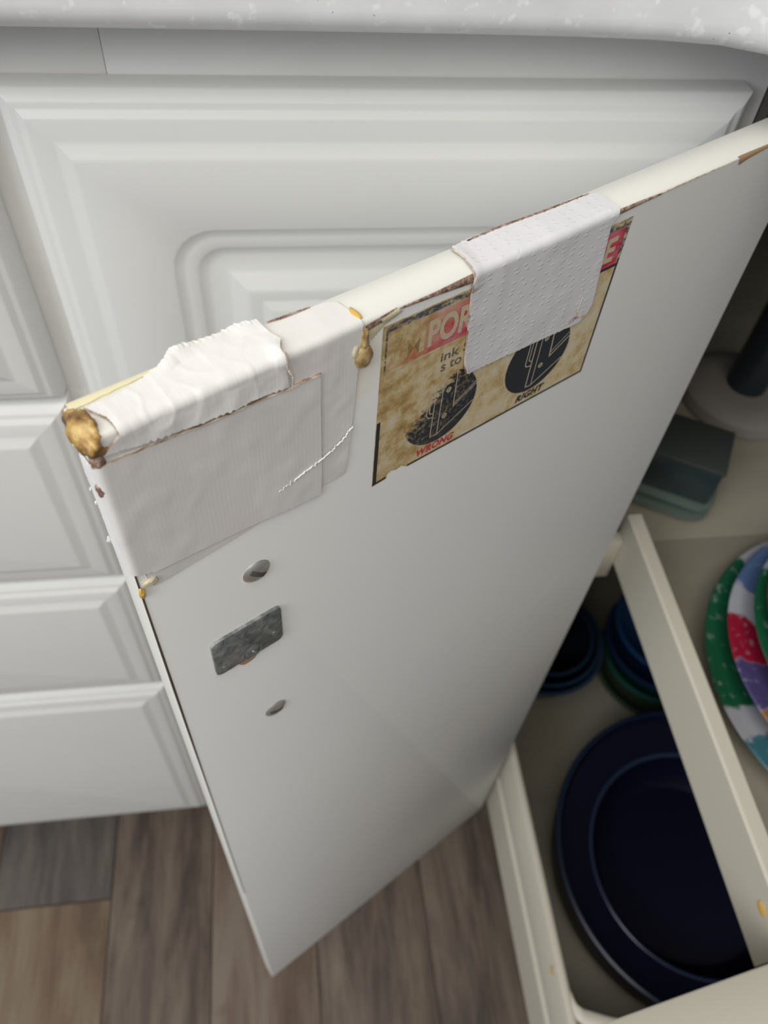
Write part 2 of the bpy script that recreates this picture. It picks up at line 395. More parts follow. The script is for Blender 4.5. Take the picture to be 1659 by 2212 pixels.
# upper pull-out
zu = H - 0.44
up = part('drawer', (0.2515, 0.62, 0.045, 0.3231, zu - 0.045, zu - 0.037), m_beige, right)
tag(up, 'upper pull-out drawer with the patterned plates')
child('side_panel', wall_profile(0.2405, 0.2515, zu - 0.047, zu, 0.0425, 0.322, False), m_box, up)
child('side_panel', wall_profile(0.62, 0.631, zu - 0.047, zu, 0.108, 0.322, False), m_box, up)
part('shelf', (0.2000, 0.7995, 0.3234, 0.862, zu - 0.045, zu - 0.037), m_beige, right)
bm = bmesh.new()
ux, uy = 0.9859, 0.1673
def fr(t, d, z): return (0.140 + ux * t + uy * d, 0.0245 + uy * t - ux * d, z)
sec = [(0, zu - 0.047), (0, zu - 0.0008 + 0.001), (0.001, zu + 0.001), (0.0285, zu + 0.001), (0.030, zu - 0.001), (0.030, zu - 0.10), (0, zu - 0.10)]
a = [bm.verts.new(fr(-0.015, d, z)) for d, z in sec]; b = [bm.verts.new(fr(0.50, d, z)) for d, z in sec]
for k in range(len(sec)): bm.faces.new((a[k], a[(k + 1) % len(sec)], b[(k + 1) % len(sec)], b[k]))
bm.faces.new(a); bm.faces.new(b)
child('front_panel', bm, m_box, up, sharp=50)
br = part('slide_bracket', (0.1997, 0.2403, 0.312, 0.322, zu - 0.065, zu - 0.020), m_box, right)
# amber drips dried on the drawer sides
def blob(name, cen, rad, m, parent, seed=0, amp=0.25, sub=3, loc=None, sharp=60):
    bm = bmesh.new(); bmesh.ops.create_icosphere(bm, subdivisions=sub, radius=1.0)
    for v in bm.verts:
        k = 1 + amp * noise.noise(v.co * 1.7 + Vector((seed, 0, 0))) + amp * 0.4 * noise.noise(v.co * 5 + Vector((0, seed, 0)))
        v.co = Vector((cen[0] + v.co.x * k * rad[0], cen[1] + v.co.y * k * rad[1], cen[2] + v.co.z * k * rad[2]))
    return fin(name, bm, m, parent, loc=loc, sharp=sharp)
blob('glue_spot', (0.2403, 0.066, zu - 0.016), (0.0007, 0.0042, 0.0034), m_amber, up, 3)
blob('glue_spot', (0.1995, 0.083, zl - 0.012), (0.0006, 0.0040, 0.0045), m_amber, low, 5)

# ---------------------------------------------------------------- the open door
DX, DY, TH, TK, W = -0.0417, 0.1195, 0.53533, 0.0134, 0.2695
def dl(root): return (DX - root.location[0], DY - root.location[1], -root.location[2])
ZB = H - 0.8824
rings = [(0.0009, 0.0, 0), (0.0, 0.0009, 0), (0.0, 0.0120, 0), (0.0012, 0.0134, 0), (0.0042, 0.0142, 0), (0.0060, 0.0144, 0), (0.0085, 0.0154, 0),
         (0.016, 0.0155, 0), (0.0230, 0.0174, 0)] + [(d, h - 0.0004, r) for d, h, r in GROOVE]
bm = panel(0.0, W, ZB, ZT, 0.0, 1, rings)
for f in bm.faces:
    c = f.calc_center_median()
    f.material_index = 1 if (c.z > ZT - 0.0012 or c.x < 0.0012) and c.y > 0.0003 else (2 if c.y > 0.009 else 0)
door = fin('door', bm, [m_door, m_top, m_foil], right, loc=dl(right), rotz=TH, sharp=50)
tag(door, 'open cabinet door, its inner face patched with tape and an old warning sticker')

def sub(name, bm, mats, label=None, sharp=35, recalc=True):
    o = fin(name, bm, mats, door, sharp=sharp, recalc=recalc)
    if label: o['label'] = label
    return o
RHO = 0.0012
def fold(s, q, off):
    """a point on the door's skin: s along the door, q down the inner face (negative: back over the top edge)"""
    ns = 0.0
    if q >= RHO: y, z = -off, ZT - q
    elif q <= -RHO: y, z = -q, ZT + off
    else:
        t = (q + RHO) / (2 * RHO) * math.pi / 2
        y = RHO - (RHO + off) * math.sin(t); z = ZT - RHO + (RHO + off) * math.cos(t)
    if s < RHO and q > RHO:                    # carried round the free vertical edge
        if s <= -RHO: return Vector((-off, -s, z))
        t = (RHO - s) / (2 * RHO) * math.pi / 2
        return Vector((RHO - (RHO + off) * math.sin(t), RHO - (RHO + off) * math.cos(t), z))
    return Vector((s, y, z))
def along(poly, t):
    L = [math.dist(poly[i], poly[i + 1]) for i in range(len(poly) - 1)]; T = sum(L) * t
    for i, l in enumerate(L):
        if T <= l or i == len(L) - 1:
            k = min(1, T / l) if l > 0 else 0
            return (poly[i][0] + (poly[i + 1][0] - poly[i][0]) * k, poly[i][1] + (poly[i + 1][1] - poly[i][1]) * k)
        T -= l
def sheet(name, T, B, Lf, Rt, off, m, label, nu=90, nv=60, seed=1, wr=0.00035, rag=0.0003, skirt=0.00022, lift=None, wf=90, grime=None, crease=0.0):
    """a strip of tape: Coons patch between four edges in (s, q), folded over the door edge and wrinkled"""
    bm = bmesh.new()
    def pt(u, v, grow=0.0):
        t, b, l, r = along(T, u), along(B, u), along(Lf, v), along(Rt, v)
        s = (1 - v) * t[0] + v * b[0] + (1 - u) * l[0] + u * r[0] - ((1 - u) * (1 - v) * T[0][0] + u * (1 - v) * T[-1][0] + (1 - u) * v * B[0][0] + u * v * B[-1][0])
        q = (1 - v) * t[1] + v * b[1] + (1 - u) * l[1] + u * r[1] - ((1 - u) * (1 - v) * T[0][1] + u * (1 - v) * T[-1][1] + (1 - u) * v * B[0][1] + u * v * B[-1][1])
        eu = min(u, 1 - u); ev = min(v, 1 - v)
        if ev < 0.04: q += rag * noise.noise(Vector((u * 55, seed, v))) * 1.6 + (grow if v > 0.5 else -grow)
        if eu < 0.03: s += rag * 0.5 * noise.noise(Vector((v * 38, seed + 7, u))) + (grow if u > 0.5 else -grow)
        return s, q
    def build(o0, mi, grow, amp, NU, NV):
        g_ = []
        for j in range(NV + 1):
            row = []
            for i in range(NU + 1):
                u, v = i / NU, j / NV; s, q = pt(u, v, grow)
                n_ = noise.noise(Vector((s * wf, q * wf * 0.8, seed))) + 0.5 * noise.noise(Vector((s * wf * 2.7, q * wf * 2.4, seed + 3)))
                o_ = o0 + amp * max(0.0, n_)
                if crease and mi == 0: o_ += crease * (1 - min(1, 4 * abs(noise.noise(Vector((s * 150, q * 110, seed + 20)))))) + crease * 0.5 * noise.noise(Vector((s * 420, q * 420, seed)))
                if lift: o_ += lift(s, q, u, v)
                row.append(bm.verts.new(fold(s, q, o_)))
            g_.append(row)
        for j in range(NV):
            for i in range(NU):
                f = bm.faces.new((g_[j][i], g_[j + 1][i], g_[j + 1][i + 1], g_[j][i + 1])); f.material_index = mi
        # folded-down rim closes the strip onto the door
        rim = [g_[0][i] for i in range(NU + 1)] + [g_[j][NU] for j in range(1, NV + 1)] + [g_[NV][i] for i in range(NU - 1, -1, -1)] + [g_[j][0] for j in range(NV - 1, 0, -1)]
        lowv = []
        uv = [(i / NU, 0) for i in range(NU + 1)] + [(1, j / NV) for j in range(1, NV + 1)] + [(i / NU, 1) for i in range(NU - 1, -1, -1)] + [(0, j / NV) for j in range(NV - 1, 0, -1)]
        for (u, v) in uv:
            s, q = pt(u, v, grow); base = o0 - 0.0003 + (lift(s, q, u, v) if lift else 0)
            lowv.append(bm.verts.new(fold(s, q, base)))
        n = len(rim)
        for k in range(n):
            f = bm.faces.new((rim[k], rim[(k + 1) % n], lowv[(k + 1) % n], lowv[k])); f.material_index = 1 if mi else (0 if not skirt else 1)
    build(off, 0, 0.0, wr, nu, nv)
    if skirt: build(off - 0.00018, 1, skirt, 0.0, nu, max(12, nv // 3))
    return sub(name, bm, [m, grime or m_grime], label, sharp=50)

# older strip under the corner patch, then the strip over the top edge, then the corner patch, then the slip of its backing
sheet('tape_strip', [(0.046, -0.0112), (0.0518, -0.0120), (0.0683, -0.0110), (0.0712, -0.0095)], [(0.046, 0.0530), (0.058, 0.0545), (0.0676, 0.0541)],
      [(0.046, -0.0112), (0.046, 0.0530)], [(0.0712, -0.0095), (0.0720, -0.0045), (0.0721, 0.001), (0.0713, 0.0107), (0.0697, 0.0373), (0.0676, 0.0541)],
      0.0004, m_tape, 'older strip of white tape with a stained outer edge, next to the glue drip', nu=50, nv=90, seed=11, wr=0.00025, rag=0.0002)
sheet('tape_strip', [(0.003, 0.050), (0.045, 0.0535)], [(0.0046, 0.0597), (0.045, 0.0556)], [(0.003, 0.050), (0.0034, 0.0565), (0.0046, 0.0597)], [(0.045, 0.0535), (0.045, 0.0556)],
      0.0004, m_tape, 'narrow slip of tape showing below the corner patch', nu=40, nv=10, seed=21, wr=0.0001, rag=0.0001, skirt=0.00012)
def liftD(s, q, u, v):
    k = 0.0
    if v < 0.16:                                # the back edge has come loose and curls up in two places
        a = (0.16 - v) / 0.16
        k += a * (0.0022 * math.exp(-((s - 0.0285) / 0.0045) ** 2) + 0.0016 * math.exp(-((s - 0.046) / 0.006) ** 2) + 0.0010 * math.exp(-((s - 0.036) / 0.004) ** 2))
    k += 0.0011 * math.exp(-((s - 0.0487) / 0.0022) ** 2) * math.exp(-((q + 0.001) / 0.0035) ** 2)
    k += 0.0004 * math.exp(-((s - 0.008) / 0.004) ** 2) * math.exp(-((q) / 0.004) ** 2)
    return k
def patch(u): return 0
sheet('tape_strip', [(-0.0012, 0.0085), (0.0035, 0.0078), (0.030, 0.0092), (0.0588, 0.0098)], [(-0.0012, 0.0500), (0.0058, 0.0530), (0.0203, 0.0541), (0.0365, 0.0553), (0.0590, 0.0577)],
      [(-0.0012, 0.0085), (-0.0012, 0.0500)], [(0.0588, 0.0098), (0.0592, 0.0446), (0.0590, 0.0577)],
      0.00085, m_tape, 'large corner patch of white tape with a brown dirt line along its top', nu=90, nv=70, seed=5, wr=0.00035, rag=0.00025, wf=55)
sheet('tape_strip', [(-0.0092, 0.0115), (-0.004, 0.0100), (0.0008, 0.0085)], [(-0.0092, 0.0465), (-0.004, 0.0485), (0.0010, 0.0502)],
      [(-0.0092, 0.0115), (-0.0098, 0.025), (-0.0088, 0.035), (-0.0092, 0.0465)], [(0.0008, 0.0085), (0.0010, 0.0502)],
      0.0006, m_tape2, 'frayed tape folded round the free edge of the door', nu=20, nv=90, seed=8, wr=0.0004, rag=0.0006, skirt=0, wf=110)
sheet('tape_strip', [(0.0035, -0.0090), (0.0107, -0.0086), (0.0238, -0.0122), (0.0267, -0.0138), (0.0320, -0.0138), (0.0385, -0.0136), (0.0425, -0.0140), (0.0495, -0.0126)],
      [(0.0022, 0.0048), (0.0106, 0.0062), (0.0173, 0.0068), (0.0254, 0.0077), (0.0347, 0.0080), (0.0417, 0.0082), (0.0495, 0.0092)],
      [(0.0035, -0.0090), (0.0062, -0.0035), (0.0066, 0.0008), (0.0022, 0.0048)], [(0.0495, -0.0126), (0.0512, -0.0047), (0.0487, -0.001), (0.0488, 0.003), (0.0495, 0.0092)],
      0.0010, m_tape2, 'crumpled white tape folded over the top edge at the corner', nu=170, nv=90, seed=2, wr=0.00085, rag=0.0004, skirt=0.0001, lift=liftD, wf=60, crease=0.00009)
def liftE(s, q, u, v):
    k = 0.0006 * math.exp(-(u / 0.05) ** 2) * (1 if v < 0.35 else 0.2)
    k += 0.0012 * math.exp(-((u) / 0.04) ** 2) * math.exp(-((v - 1.0) / 0.05) ** 2)
    return k
sheet('tape_strip', [(0.1104, -0.0112), (0.1159, -0.0124), (0.145, -0.0108), (0.1655, -0.0100), (0.1676, -0.0075)], [(0.1113, 0.0352), (0.1135, 0.0372), (0.130, 0.0378), (0.1625, 0.0395), (0.1660, 0.0372), (0.1672, 0.0335)],
      [(0.1104, -0.0112), (0.1106, -0.0065), (0.1093, -0.0012), (0.1085, 0.002), (0.1113, 0.0352)], [(0.1676, -0.0075), (0.1668, 0.0), (0.1640, 0.004), (0.1672, 0.0335)],
      0.00075, m_paper, 'embossed white tape over the middle of the warning sticker', nu=100, nv=80, seed=31, wr=0.0003, rag=0.0003, lift=liftE, wf=60)

# cream strip of old edge banding at the back of the top edge
bm = bmesh.new()
rows = []
for i in range(41):
    s = 0.0008 + 0.046 * i / 40; n0 = 0.0100 + 0.0016 * math.sin(i / 40 * 3.0) + 0.0004 * noise.noise(Vector((i * 0.7, 2, 0)))
    rows.append([bm.verts.new(c) for c in ((s, n0, ZT - 0.0004), (s, n0, ZT + 0.0004), (s, 0.0122, ZT + 0.0004), (s, 0.0136, ZT - 0.0004), (s, 0.0138, ZT - 0.0014))])
for i in range(40):
    for k in range(4): bm.faces.new((rows[i][k], rows[i][k + 1], rows[i + 1][k + 1], rows[i + 1][k]))
sub('edge_band', bm, m_cream, 'yellowed strip of edge banding along the back of the top edge')
# broken corner: chipboard swollen and smeared with glue
blob('chipped_corner', (0.0014, 0.0056, ZT - 0.0024), (0.0034, 0.0072, 0.0044), m_chip, door, 9, 0.30, 4)['label'] = 'broken door corner showing golden brown chipboard'
blob('chipped_corner', (0.0010, 0.0010, ZT - 0.0068), (0.0016, 0.0019, 0.0028), m_wood, door, 4, 0.3, 3)['label'] = 'dark splinter below the broken corner'
blob('chipped_edge', (-0.0004, 0.0010, ZT - 0.0165), (0.0010, 0.0014, 0.0022), m_wood, door, 14, 0.4, 3)['label'] = 'small brown chip in the free edge'

# bare fibreboard where the foil has split from the top edge
def strip(name, top_, bot, m, label, d=0.00018, th=0.0003, n=60, seed=0, jag=0.00015):
    """thin ragged strip lying on the skin of the door, between two polylines in (s, q)"""
    bm = bmesh.new(); rows = []
    for i in range(n + 1):
        a = along(top_, i / n); b = along(bot, i / n)
        ja = jag * noise.noise(Vector((i * 0.8, seed, 0))); jb = jag * noise.noise(Vector((i * 0.8, seed + 5, 0)))
        r = []
        for k in range(4):
            s = a[0] + (b[0] - a[0]) * k / 3; q = (a[1] + ja) + ((b[1] + jb) - (a[1] + ja)) * k / 3
            r.append(bm.verts.new(fold(s, q, d + (th if k in (1, 2) else 0) * (0.5 + noise.noise(Vector((i * 0.9, k, seed)))))))
        rows.append(r)
    for i in range(n):
        for k in range(3): bm.faces.new((rows[i][k], rows[i + 1][k], rows[i + 1][k + 1], rows[i][k + 1]))
    return sub(name, bm, m, label, sharp=60, recalc=False)
strip('chipped_edge', [(0.0838, 0.0004), (0.095, 0.0004), (0.1088, -0.0002)], [(0.0842, 0.0010), (0.095, 0.0017), (0.1090, 0.0029)], m_wood, 'long split of bare fibreboard between the drip and the embossed tape', seed=2)
strip('chipped_edge', [(0.0722, 0.0016), (0.078, 0.0006), (0.0830, 0.0000)], [(0.0735, 0.0034), (0.079, 0.0026), (0.0834, 0.0014)], m_wood, 'short dark split beside the glue drip', seed=3)
strip('glue_smear', [(0.0775, 0.0012), (0.0832, 0.0002)], [(0.0785, 0.0028), (0.0838, 0.0018)], m_paleglue, 'pale glue smear in the split', seed=4, d=0.0005)
strip('chipped_edge', [(0.1672, -0.0002), (0.176, -0.0001), (0.1867, 0.0004)], [(0.1674, 0.0016), (0.176, 0.0012), (0.1867, 0.0009)], m_wood, 'thin split in the foil right of the embossed tape', seed=5)
strip('chipped_edge', [(0.1867, 0.0003), (0.2253, 0.0002)], [(0.1867, 0.0007), (0.2253, 0.0005)], m_grime, None, seed=6, jag=0.0001)
strip('chipped_edge', [(0.2250, -0.0006), (0.2300, -0.0006), (0.2450, -0.0003)], [(0.2262, 0.0028), (0.2310, 0.0018), (0.2450, 0.0004)], m_tan, 'brown chip out of the top edge near the hinge', seed=7)
# grime under the raised foil line on the embossed tape back edge
strip('grime_line', [(0.1165, -0.0120), (0.130, -0.0123), (0.145, -0.0114), (0.1640, -0.0108)], [(0.1165, -0.0114), (0.130, -0.0114), (0.145, -0.0106), (0.1640, -0.0102)], m_wood, None, d=0.0008, seed=8, jag=0.0004)
strip('grime_line', [(0.0520, -0.0124), (0.0560, -0.0122), (0.0640, -0.0116)], [(0.0520, -0.0119), (0.0560, -0.0113), (0.0640, -0.0111)], m_wood, None, d=0.0006, seed=9, jag=0.0003)
# tear and dirt lines on the corner tapes
def ribbon(name, pts, wdt, m, off, label=None, seed=0, th=0.0002, n=70, jag=0.0003):
    """narrow ragged line of dirt along a polyline in (s, q)"""
    bm = bmesh.new(); rows = []
    for i in range(n + 1):
        a = along(pts, max(0, i / n - 0.01)); b = along(pts, min(1, i / n + 0.01)); c = along(pts, i / n)
        dx, dq = b[0] - a[0], b[1] - a[1]; l = math.hypot(dx, dq) or 1; nx_, nq = -dq / l, dx / l
        j = jag * noise.noise(Vector((i * 0.5, seed, 1))); w_ = wdt * (0.55 + 0.9 * abs(noise.noise(Vector((i * 0.35, seed, 4)))))
        w_ *= min(1, i / 3, (n - i) / 3) + 0.05
        rows.append([bm.verts.new(fold(c[0] + nx_ * (j + e * w_), c[1] + nq * (j + e * w_), off + (th if e == 0 else 0))) for e in (-0.5, 0, 0.5)])
    for i in range(n):
        for k in range(2): bm.faces.new((rows[i][k], rows[i + 1][k], rows[i + 1][k + 1], rows[i][k + 1]))
    return sub(name, bm, m, label, sharp=60, recalc=False)
ribbon('grime_line', [(0.0030, 0.0063), (0.0106, 0.0070), (0.0173, 0.0077), (0.0254, 0.0087), (0.0347, 0.0090), (0.0417, 0.0090), (0.0495, 0.0098), (0.0535, 0.0094), (0.059, 0.0098)], 0.0004, m_grime, 0.0012, 'brown dirt line between the corner patch and the tape above it', seed=1)
ribbon('grime_line', [(0.0495, -0.0005), (0.0487, 0.002), (0.0496, 0.0042), (0.0503, 0.0055), (0.0500, 0.0098)], 0.0008, m_grime, 0.0016, 'tear where the crumpled tape ends', seed=2)
ribbon('tape_fray', [(0.0445, 0.0462), (0.052, 0.0440), (0.060, 0.0415), (0.0655, 0.0385), (0.0695, 0.0345)], 0.00045, m_tape, 0.0009, 'frayed white ridge across the patch', seed=5, th=0.00035, jag=0.0012)
ribbon('grime_line', [(0.1603, 0.0280), (0.1598, 0.0352)], 0.0004, m_grime, 0.0009, None, seed=15)
ribbon('grime_line', [(0.1560, 0.0372), (0.1600, 0.0360), (0.1655, 0.0372)], 0.0011, m_grime, 0.0009, 'brown smear at the lower right of the embossed tape', seed=16, jag=0.0008)
# small torn curls of tape along the free edge
for (s, q, r, sd) in ((-0.0105, 0.0090, 0.0008, 1), (-0.0105, 0.0255, 0.0005, 2), (-0.0105, 0.0310, 0.0005, 3), (-0.0105, 0.0465, 0.0009, 4), (-0.0080, 0.0150, 0.0006, 6)):
    p_ = fold(s, q, 0.0006)
    blob('tape_fray', p_, (r * 0.8, r * 0.7, r * 1.2), m_tape2, door, sd, 0.9, 2)
# dark gap between the inner skin and the core on the free edge
bm = bmesh.new(); rows = []
for i in range(61):
    t = i / 60; q = 0.0505 + t * 0.36; wdt = 0.00007 + 0.00026 * math.exp(-((t - 0.22) / 0.2) ** 2) * (1 + 0.2 * noise.noise(Vector((i * 0.3, 0, 0))))
    wdt *= min(1, (1 - t) * 4 + 0.1)
    rows.append([bm.verts.new((0.00045 - wdt, 0.0006, ZT - q)), bm.verts.new((0.0004, -0.00025, ZT - q)), bm.verts.new((0.0004 + wdt, -0.00012, ZT - q))])
for i in range(60):
    for k in range(2): bm.faces.new((rows[i][k], rows[i + 1][k], rows[i + 1][k + 1], rows[i][k + 1]))
sub('skin_gap', bm, m_gap, 'dark gap where the inner skin is lifting from the free edge', recalc=False)
# glue
blob('glue_drip', (0.0726, -0.0004, ZT - 0.0110), (0.0028, 0.0015, 0.0037), m_glue, door, 2, 0.10, 4)['label'] = 'brown drop of dried glue'
blob('glue_drip', (0.0728, -0.0003, ZT - 0.0060), (0.0014, 0.0009, 0.0042), m_glue, door, 6, 0.25, 4)['label'] = 'thin run of glue above the drop'
blob('glue_drip', (0.0700, -0.0003, ZT - 0.0085), (0.0012, 0.0007, 0.0022), m_paleglue, door, 12, 0.3, 3)
blob('glue_drip', (0.0723, 0.0035, ZT + 0.0003), (0.0009, 0.0026, 0.0005), m_amber, door, 7, 0.25, 3)['label'] = 'amber bead of glue on the top edge'
strip('glue_smear', [(0.0745, 0.0030), (0.079, 0.0024), (0.084, 0.0012)], [(0.0748, 0.0072), (0.079, 0.0040), (0.085, 0.0020)], m_paleglue, 'pale yellow glue smear', seed=14, d=0.0001, th=0.0002, jag=0.0008)
blob('glue_drip', (0.0035, -0.0006, ZT - 0.0565), (0.0024, 0.0008, 0.0016), m_paleglue, door, 17, 0.35, 3)['label'] = 'yellow glue under the corner patch'
blob('glue_drip', (0.0006, -0.0004, ZT - 0.0598), (0.0009, 0.0008, 0.0022), m_amber, door, 19, 0.35, 3)

# ---------------------------------------------------------------- warning sticker (one mesh, flat print in thin layers)
bm = bmesh.new()
def poly(pts, lay, mi):
    vs = [bm.verts.new((s, -0.00012 - lay * 0.00003, ZT - q)) for s, q in pts]
    f = bm.faces.new(vs); f.material_index = mi; f.normal_update()
    if f.normal.y > 0: f.normal_flip()
    return f
S0, S1, Q0, Q1 = 0.0788, 0.1749, 0.0045, 0.0676
def jagged(pts, amp, step, seed):
    out = []
    for i in range(len(pts)):
        a, b = pts[i], pts[(i + 1) % len(pts)]; n = max(1, int(math.dist(a, b) / step))
        for k in range(n):
            s = a[0] + (b[0] - a[0]) * k / n; q = a[1] + (b[1] - a[1]) * k / n
            if k: s += amp * noise.noise(Vector((s * 900, q * 900, seed))); q += amp * noise.noise(Vector((s * 900, q * 900, seed + 9)))
            out.append((s, q))
    return out
bite = [(0.0845, 0.0683), (0.0847, 0.0665), (0.0862, 0.0655), (0.0885, 0.0664), (0.0905, 0.0658), (0.0930, 0.0677)]
outline = [(S0, Q0), (S1, Q0), (S1, Q1)] + bite[::-1] + [(S0, 0.0686)]
poly(jagged(outline, 0.00012, 0.0015, 3), 0, 0)
bw = 0.0009
poly([(S0 + 0.0012, Q0 + 0.0005), (S1, Q0 + 0.0005), (S1, Q0 + 0.0028), (S0 + 0.0012, Q0 + 0.0026)], 1, 4)            # top border, faded
poly([(S1 - 0.0018, Q0), (S1, Q0), (S1, 0.019), (S1 - 0.0018, 0.019)], 2, 4)
poly([(S1 - bw, 0.019), (S1, 0.019), (S1, Q1), (S1 - bw, Q1 - bw)], 2, 5)                                              # right
poly([(0.0930, Q1 + 0.0001 - bw), (S1 - bw, Q1 - bw), (S1, Q1), (0.0930, Q1 + 0.0001)], 2, 5)                           # bottom
poly([(S0 + 0.0003, 0.0684 - bw), (0.0843, 0.0679 - bw), (0.0843, 0.0679), (S0 + 0.0003, 0.0684)], 2, 3)
poly([(S0 + 0.0002, 0.040), (S0 + 0.0015, 0.040), (S0 + 0.0016, 0.0675), (S0 + 0.0002, 0.0684)], 1, 3)
poly([(S0 + 0.0012, 0.0072), (S0 + 0.0020, 0.0072), (S0 + 0.0020, 0.022), (S0 + 0.0012, 0.022)], 1, 4)
poly([(S0 + 0.0018, 0.0075), (S1 - 0.0017, 0.0073), (S1 - 0.0012, 0.0208), (S0 + 0.0018, 0.0208)], 2, 1)               # red band
poly([(S0 + 0.0018, 0.0208), (S1, 0.0208), (S1, 0.0219), (S0 + 0.0018, 0.0219)], 3, 2)
def disc(cx, cq, r, lay, mi, seg=56, rin=0.0):
    pts = [(cx + r * math.cos(2 * math.pi * k / seg), cq + r * math.sin(2 * math.pi * k / seg)) for k in range(seg)]
    if not rin: poly(pts, lay, mi); return
    pi_ = [(cx + rin * math.cos(2 * math.pi * k / seg), cq + rin * math.sin(2 * math.pi * k / seg)) for k in range(seg)]
    for k in range(seg): poly([pts[k], pts[(k + 1) % seg], pi_[(k + 1) % seg], pi_[k]], lay, mi)
def line(pts, wd, lay, mi):
    for i in range(len(pts) - 1):
        a, b = pts[i], pts[i + 1]; dx, dy = b[0] - a[0], b[1] - a[1]; l = math.hypot(dx, dy)
        ex, ey = dx / l * wd * 0.3, dy / l * wd * 0.3; nx_, ny_ = -dy / l * wd / 2, dx / l * wd / 2
        poly([(a[0] - ex + nx_, a[1] - ey + ny_), (b[0] + ex + nx_, b[1] + ey + ny_), (b[0] + ex - nx_, b[1] + ey - ny_), (a[0] - ex - nx_, a[1] - ey - ny_)], lay, mi)
def cap(cx, x, cq, r):                           # where a line leaves the circle
    return math.sqrt(max(0, r * r - (x - cx) ** 2))
RD = 0.0145; lw = 0.00034
for cx, cq, dxx, dq in ((0.1046, 0.0476, 0.0, 0.0), (0.1466, 0.0471, 0.0425, -0.0002)):
    disc(cx, cq, RD, 4, 2)
    def o(pts): return [(a + dxx, b + dq) for a, b in pts]
    if dxx == 0:
        line(o([(0.1014, 0.0368), (0.1014, 0.0588)]), lw, 5, 6)
        line(o([(0.1042, 0.0335), (0.1042, 0.0590), (0.1014, 0.0588)]), lw, 5, 6)
        line(o([(0.1042, 0.0590), (0.1183, 0.0513)]), lw, 5, 6)
        line(o([(0.1093, 0.0340), (0.1097, 0.0495), (0.1188, 0.0438)]), lw, 5, 6)
        line(o([(0.1099, 0.0483), (0.1186, 0.0428)]), lw, 5, 6)
        line(o([(0.0999, 0.0378), (0.0986, 0.0386), (0.0986, 0.0478), (0.0994, 0.0492), (0.1012, 0.0498)]), lw, 5, 6)
        line(o([(0.1002, 0.0386), (0.0996, 0.0392), (0.0996, 0.0468), (0.1002, 0.0478), (0.1012, 0.0480)]), lw, 5, 6)
        cs = ((0.1066, 0.0407), (0.1064, 0.0518))
    else:
        line([(0.1440, 0.0334), (0.1440, 0.0594), (0.1466, 0.0596), (0.1594, 0.0530)], lw * 1.3, 5, 6)
        line([(0.1466, 0.0327), (0.1466, 0.0596)], lw, 5, 6)
        line([(0.1515, 0.0337), (0.1526, 0.0495), (0.1608, 0.0440)], lw * 1.5, 5, 6)
        line([(0.1527, 0.0477), (0.1600, 0.0424)], lw, 5, 6)
        line([(0.1438, 0.0372), (0.1412, 0.0376), (0.1410, 0.0480), (0.1417, 0.0490), (0.1438, 0.0494)], lw * 1.2, 5, 6)
        line([(0.1438, 0.0388), (0.1424, 0.0392), (0.1423, 0.0464), (0.1430, 0.0472), (0.1438, 0.0474)], lw, 5, 6)
        cs = ((0.1488, 0.0401), (0.1491, 0.0518))
    for sx_c, sq_c in cs:
        disc(sx_c, sq_c, 0.00105, 5, 6, 20); disc(sx_c, sq_c, 0.00068, 6, 2, 16)
        line([(sx_c - 0.0005, sq_c), (sx_c + 0.0005, sq_c)], 0.0003, 7, 6); line([(sx_c, sq_c - 0.0005), (sx_c, sq_c + 0.0005)], 0.0003, 7, 6)
def text(body, s0, s1, qt, qb, lay, mi, bold=0.0, slope=0.0, shear=0.0, spacing=1.0):
    cu = bpy.data.curves.new('lettering', 'FONT'); cu.body = body; cu.size = 1.0; cu.offset = bold; cu.space_character = spacing; cu.resolution_u = 4
    ob = bpy.data.objects.new('lettering', cu); C.objects.link(ob)
    bpy.context.view_layer.update()
    me = bpy.data.meshes.new_from_object(ob.evaluated_get(bpy.context.evaluated_depsgraph_get()))
    xs_ = [v.co.x for v in me.vertices]; ys_ = [v.co.y for v in me.vertices]
    x0, x1, y0, y1 = min(xs_), max(xs_), min(ys_), max(ys_)
    vm = []
    for v in me.vertices:
        u = (v.co.x - x0) / (x1 - x0); t = (v.co.y - y0) / (y1 - y0)
        vm.append(bm.verts.new((s0 + (s1 - s0) * u + shear * (t - 0.5), -0.00012 - lay * 0.00003, ZT - (qb + (qt - qb) * t + slope * u))))
    for p_ in me.polygons:
        try:
            f = bm.faces.new([vm[i] for i in p_.vertices]); f.material_index = mi; f.normal_update()
            if f.normal.y > 0: f.normal_flip()
        except ValueError: pass
    bpy.data.objects.remove(ob); bpy.data.curves.remove(cu); bpy.data.meshes.remove(me)
text('IM', 0.0836, 0.0938, 0.0103, 0.0192, 4, 0, bold=0.03)
text('POR', 0.0950, 0.1116, 0.0095, 0.0190, 4, 7, bold=0.035)
text('TANT NOTE', 0.1124, 0.1708, 0.0095, 0.0190, 4, 7, bold=0.03)
text('ink S', 0.1012, 0.1122, 0.0238, 0.0272, 3, 9, bold=0.012)
text('s to', 0.1018, 0.1098, 0.0282, 0.0313, 3, 9, bold=0.012)
text('WRONG', 0.0962, 0.1122, 0.0624, 0.0657, 3, 8, bold=0.045, shear=0.0006, spacing=1.1)
text('RIGHT', 0.1410, 0.1540, 0.0622, 0.0654, 3, 5, bold=0.05, shear=0.0008, spacing=1.1)
sub('warning_sticker', bm, [m_st, m_red, m_black, m_border, m_bordtop, m_blacktext, m_line, m_lettercream, m_redtext, m_fadetext],
    'worn cream sticker with a red band and two round black pictures', recalc=False)

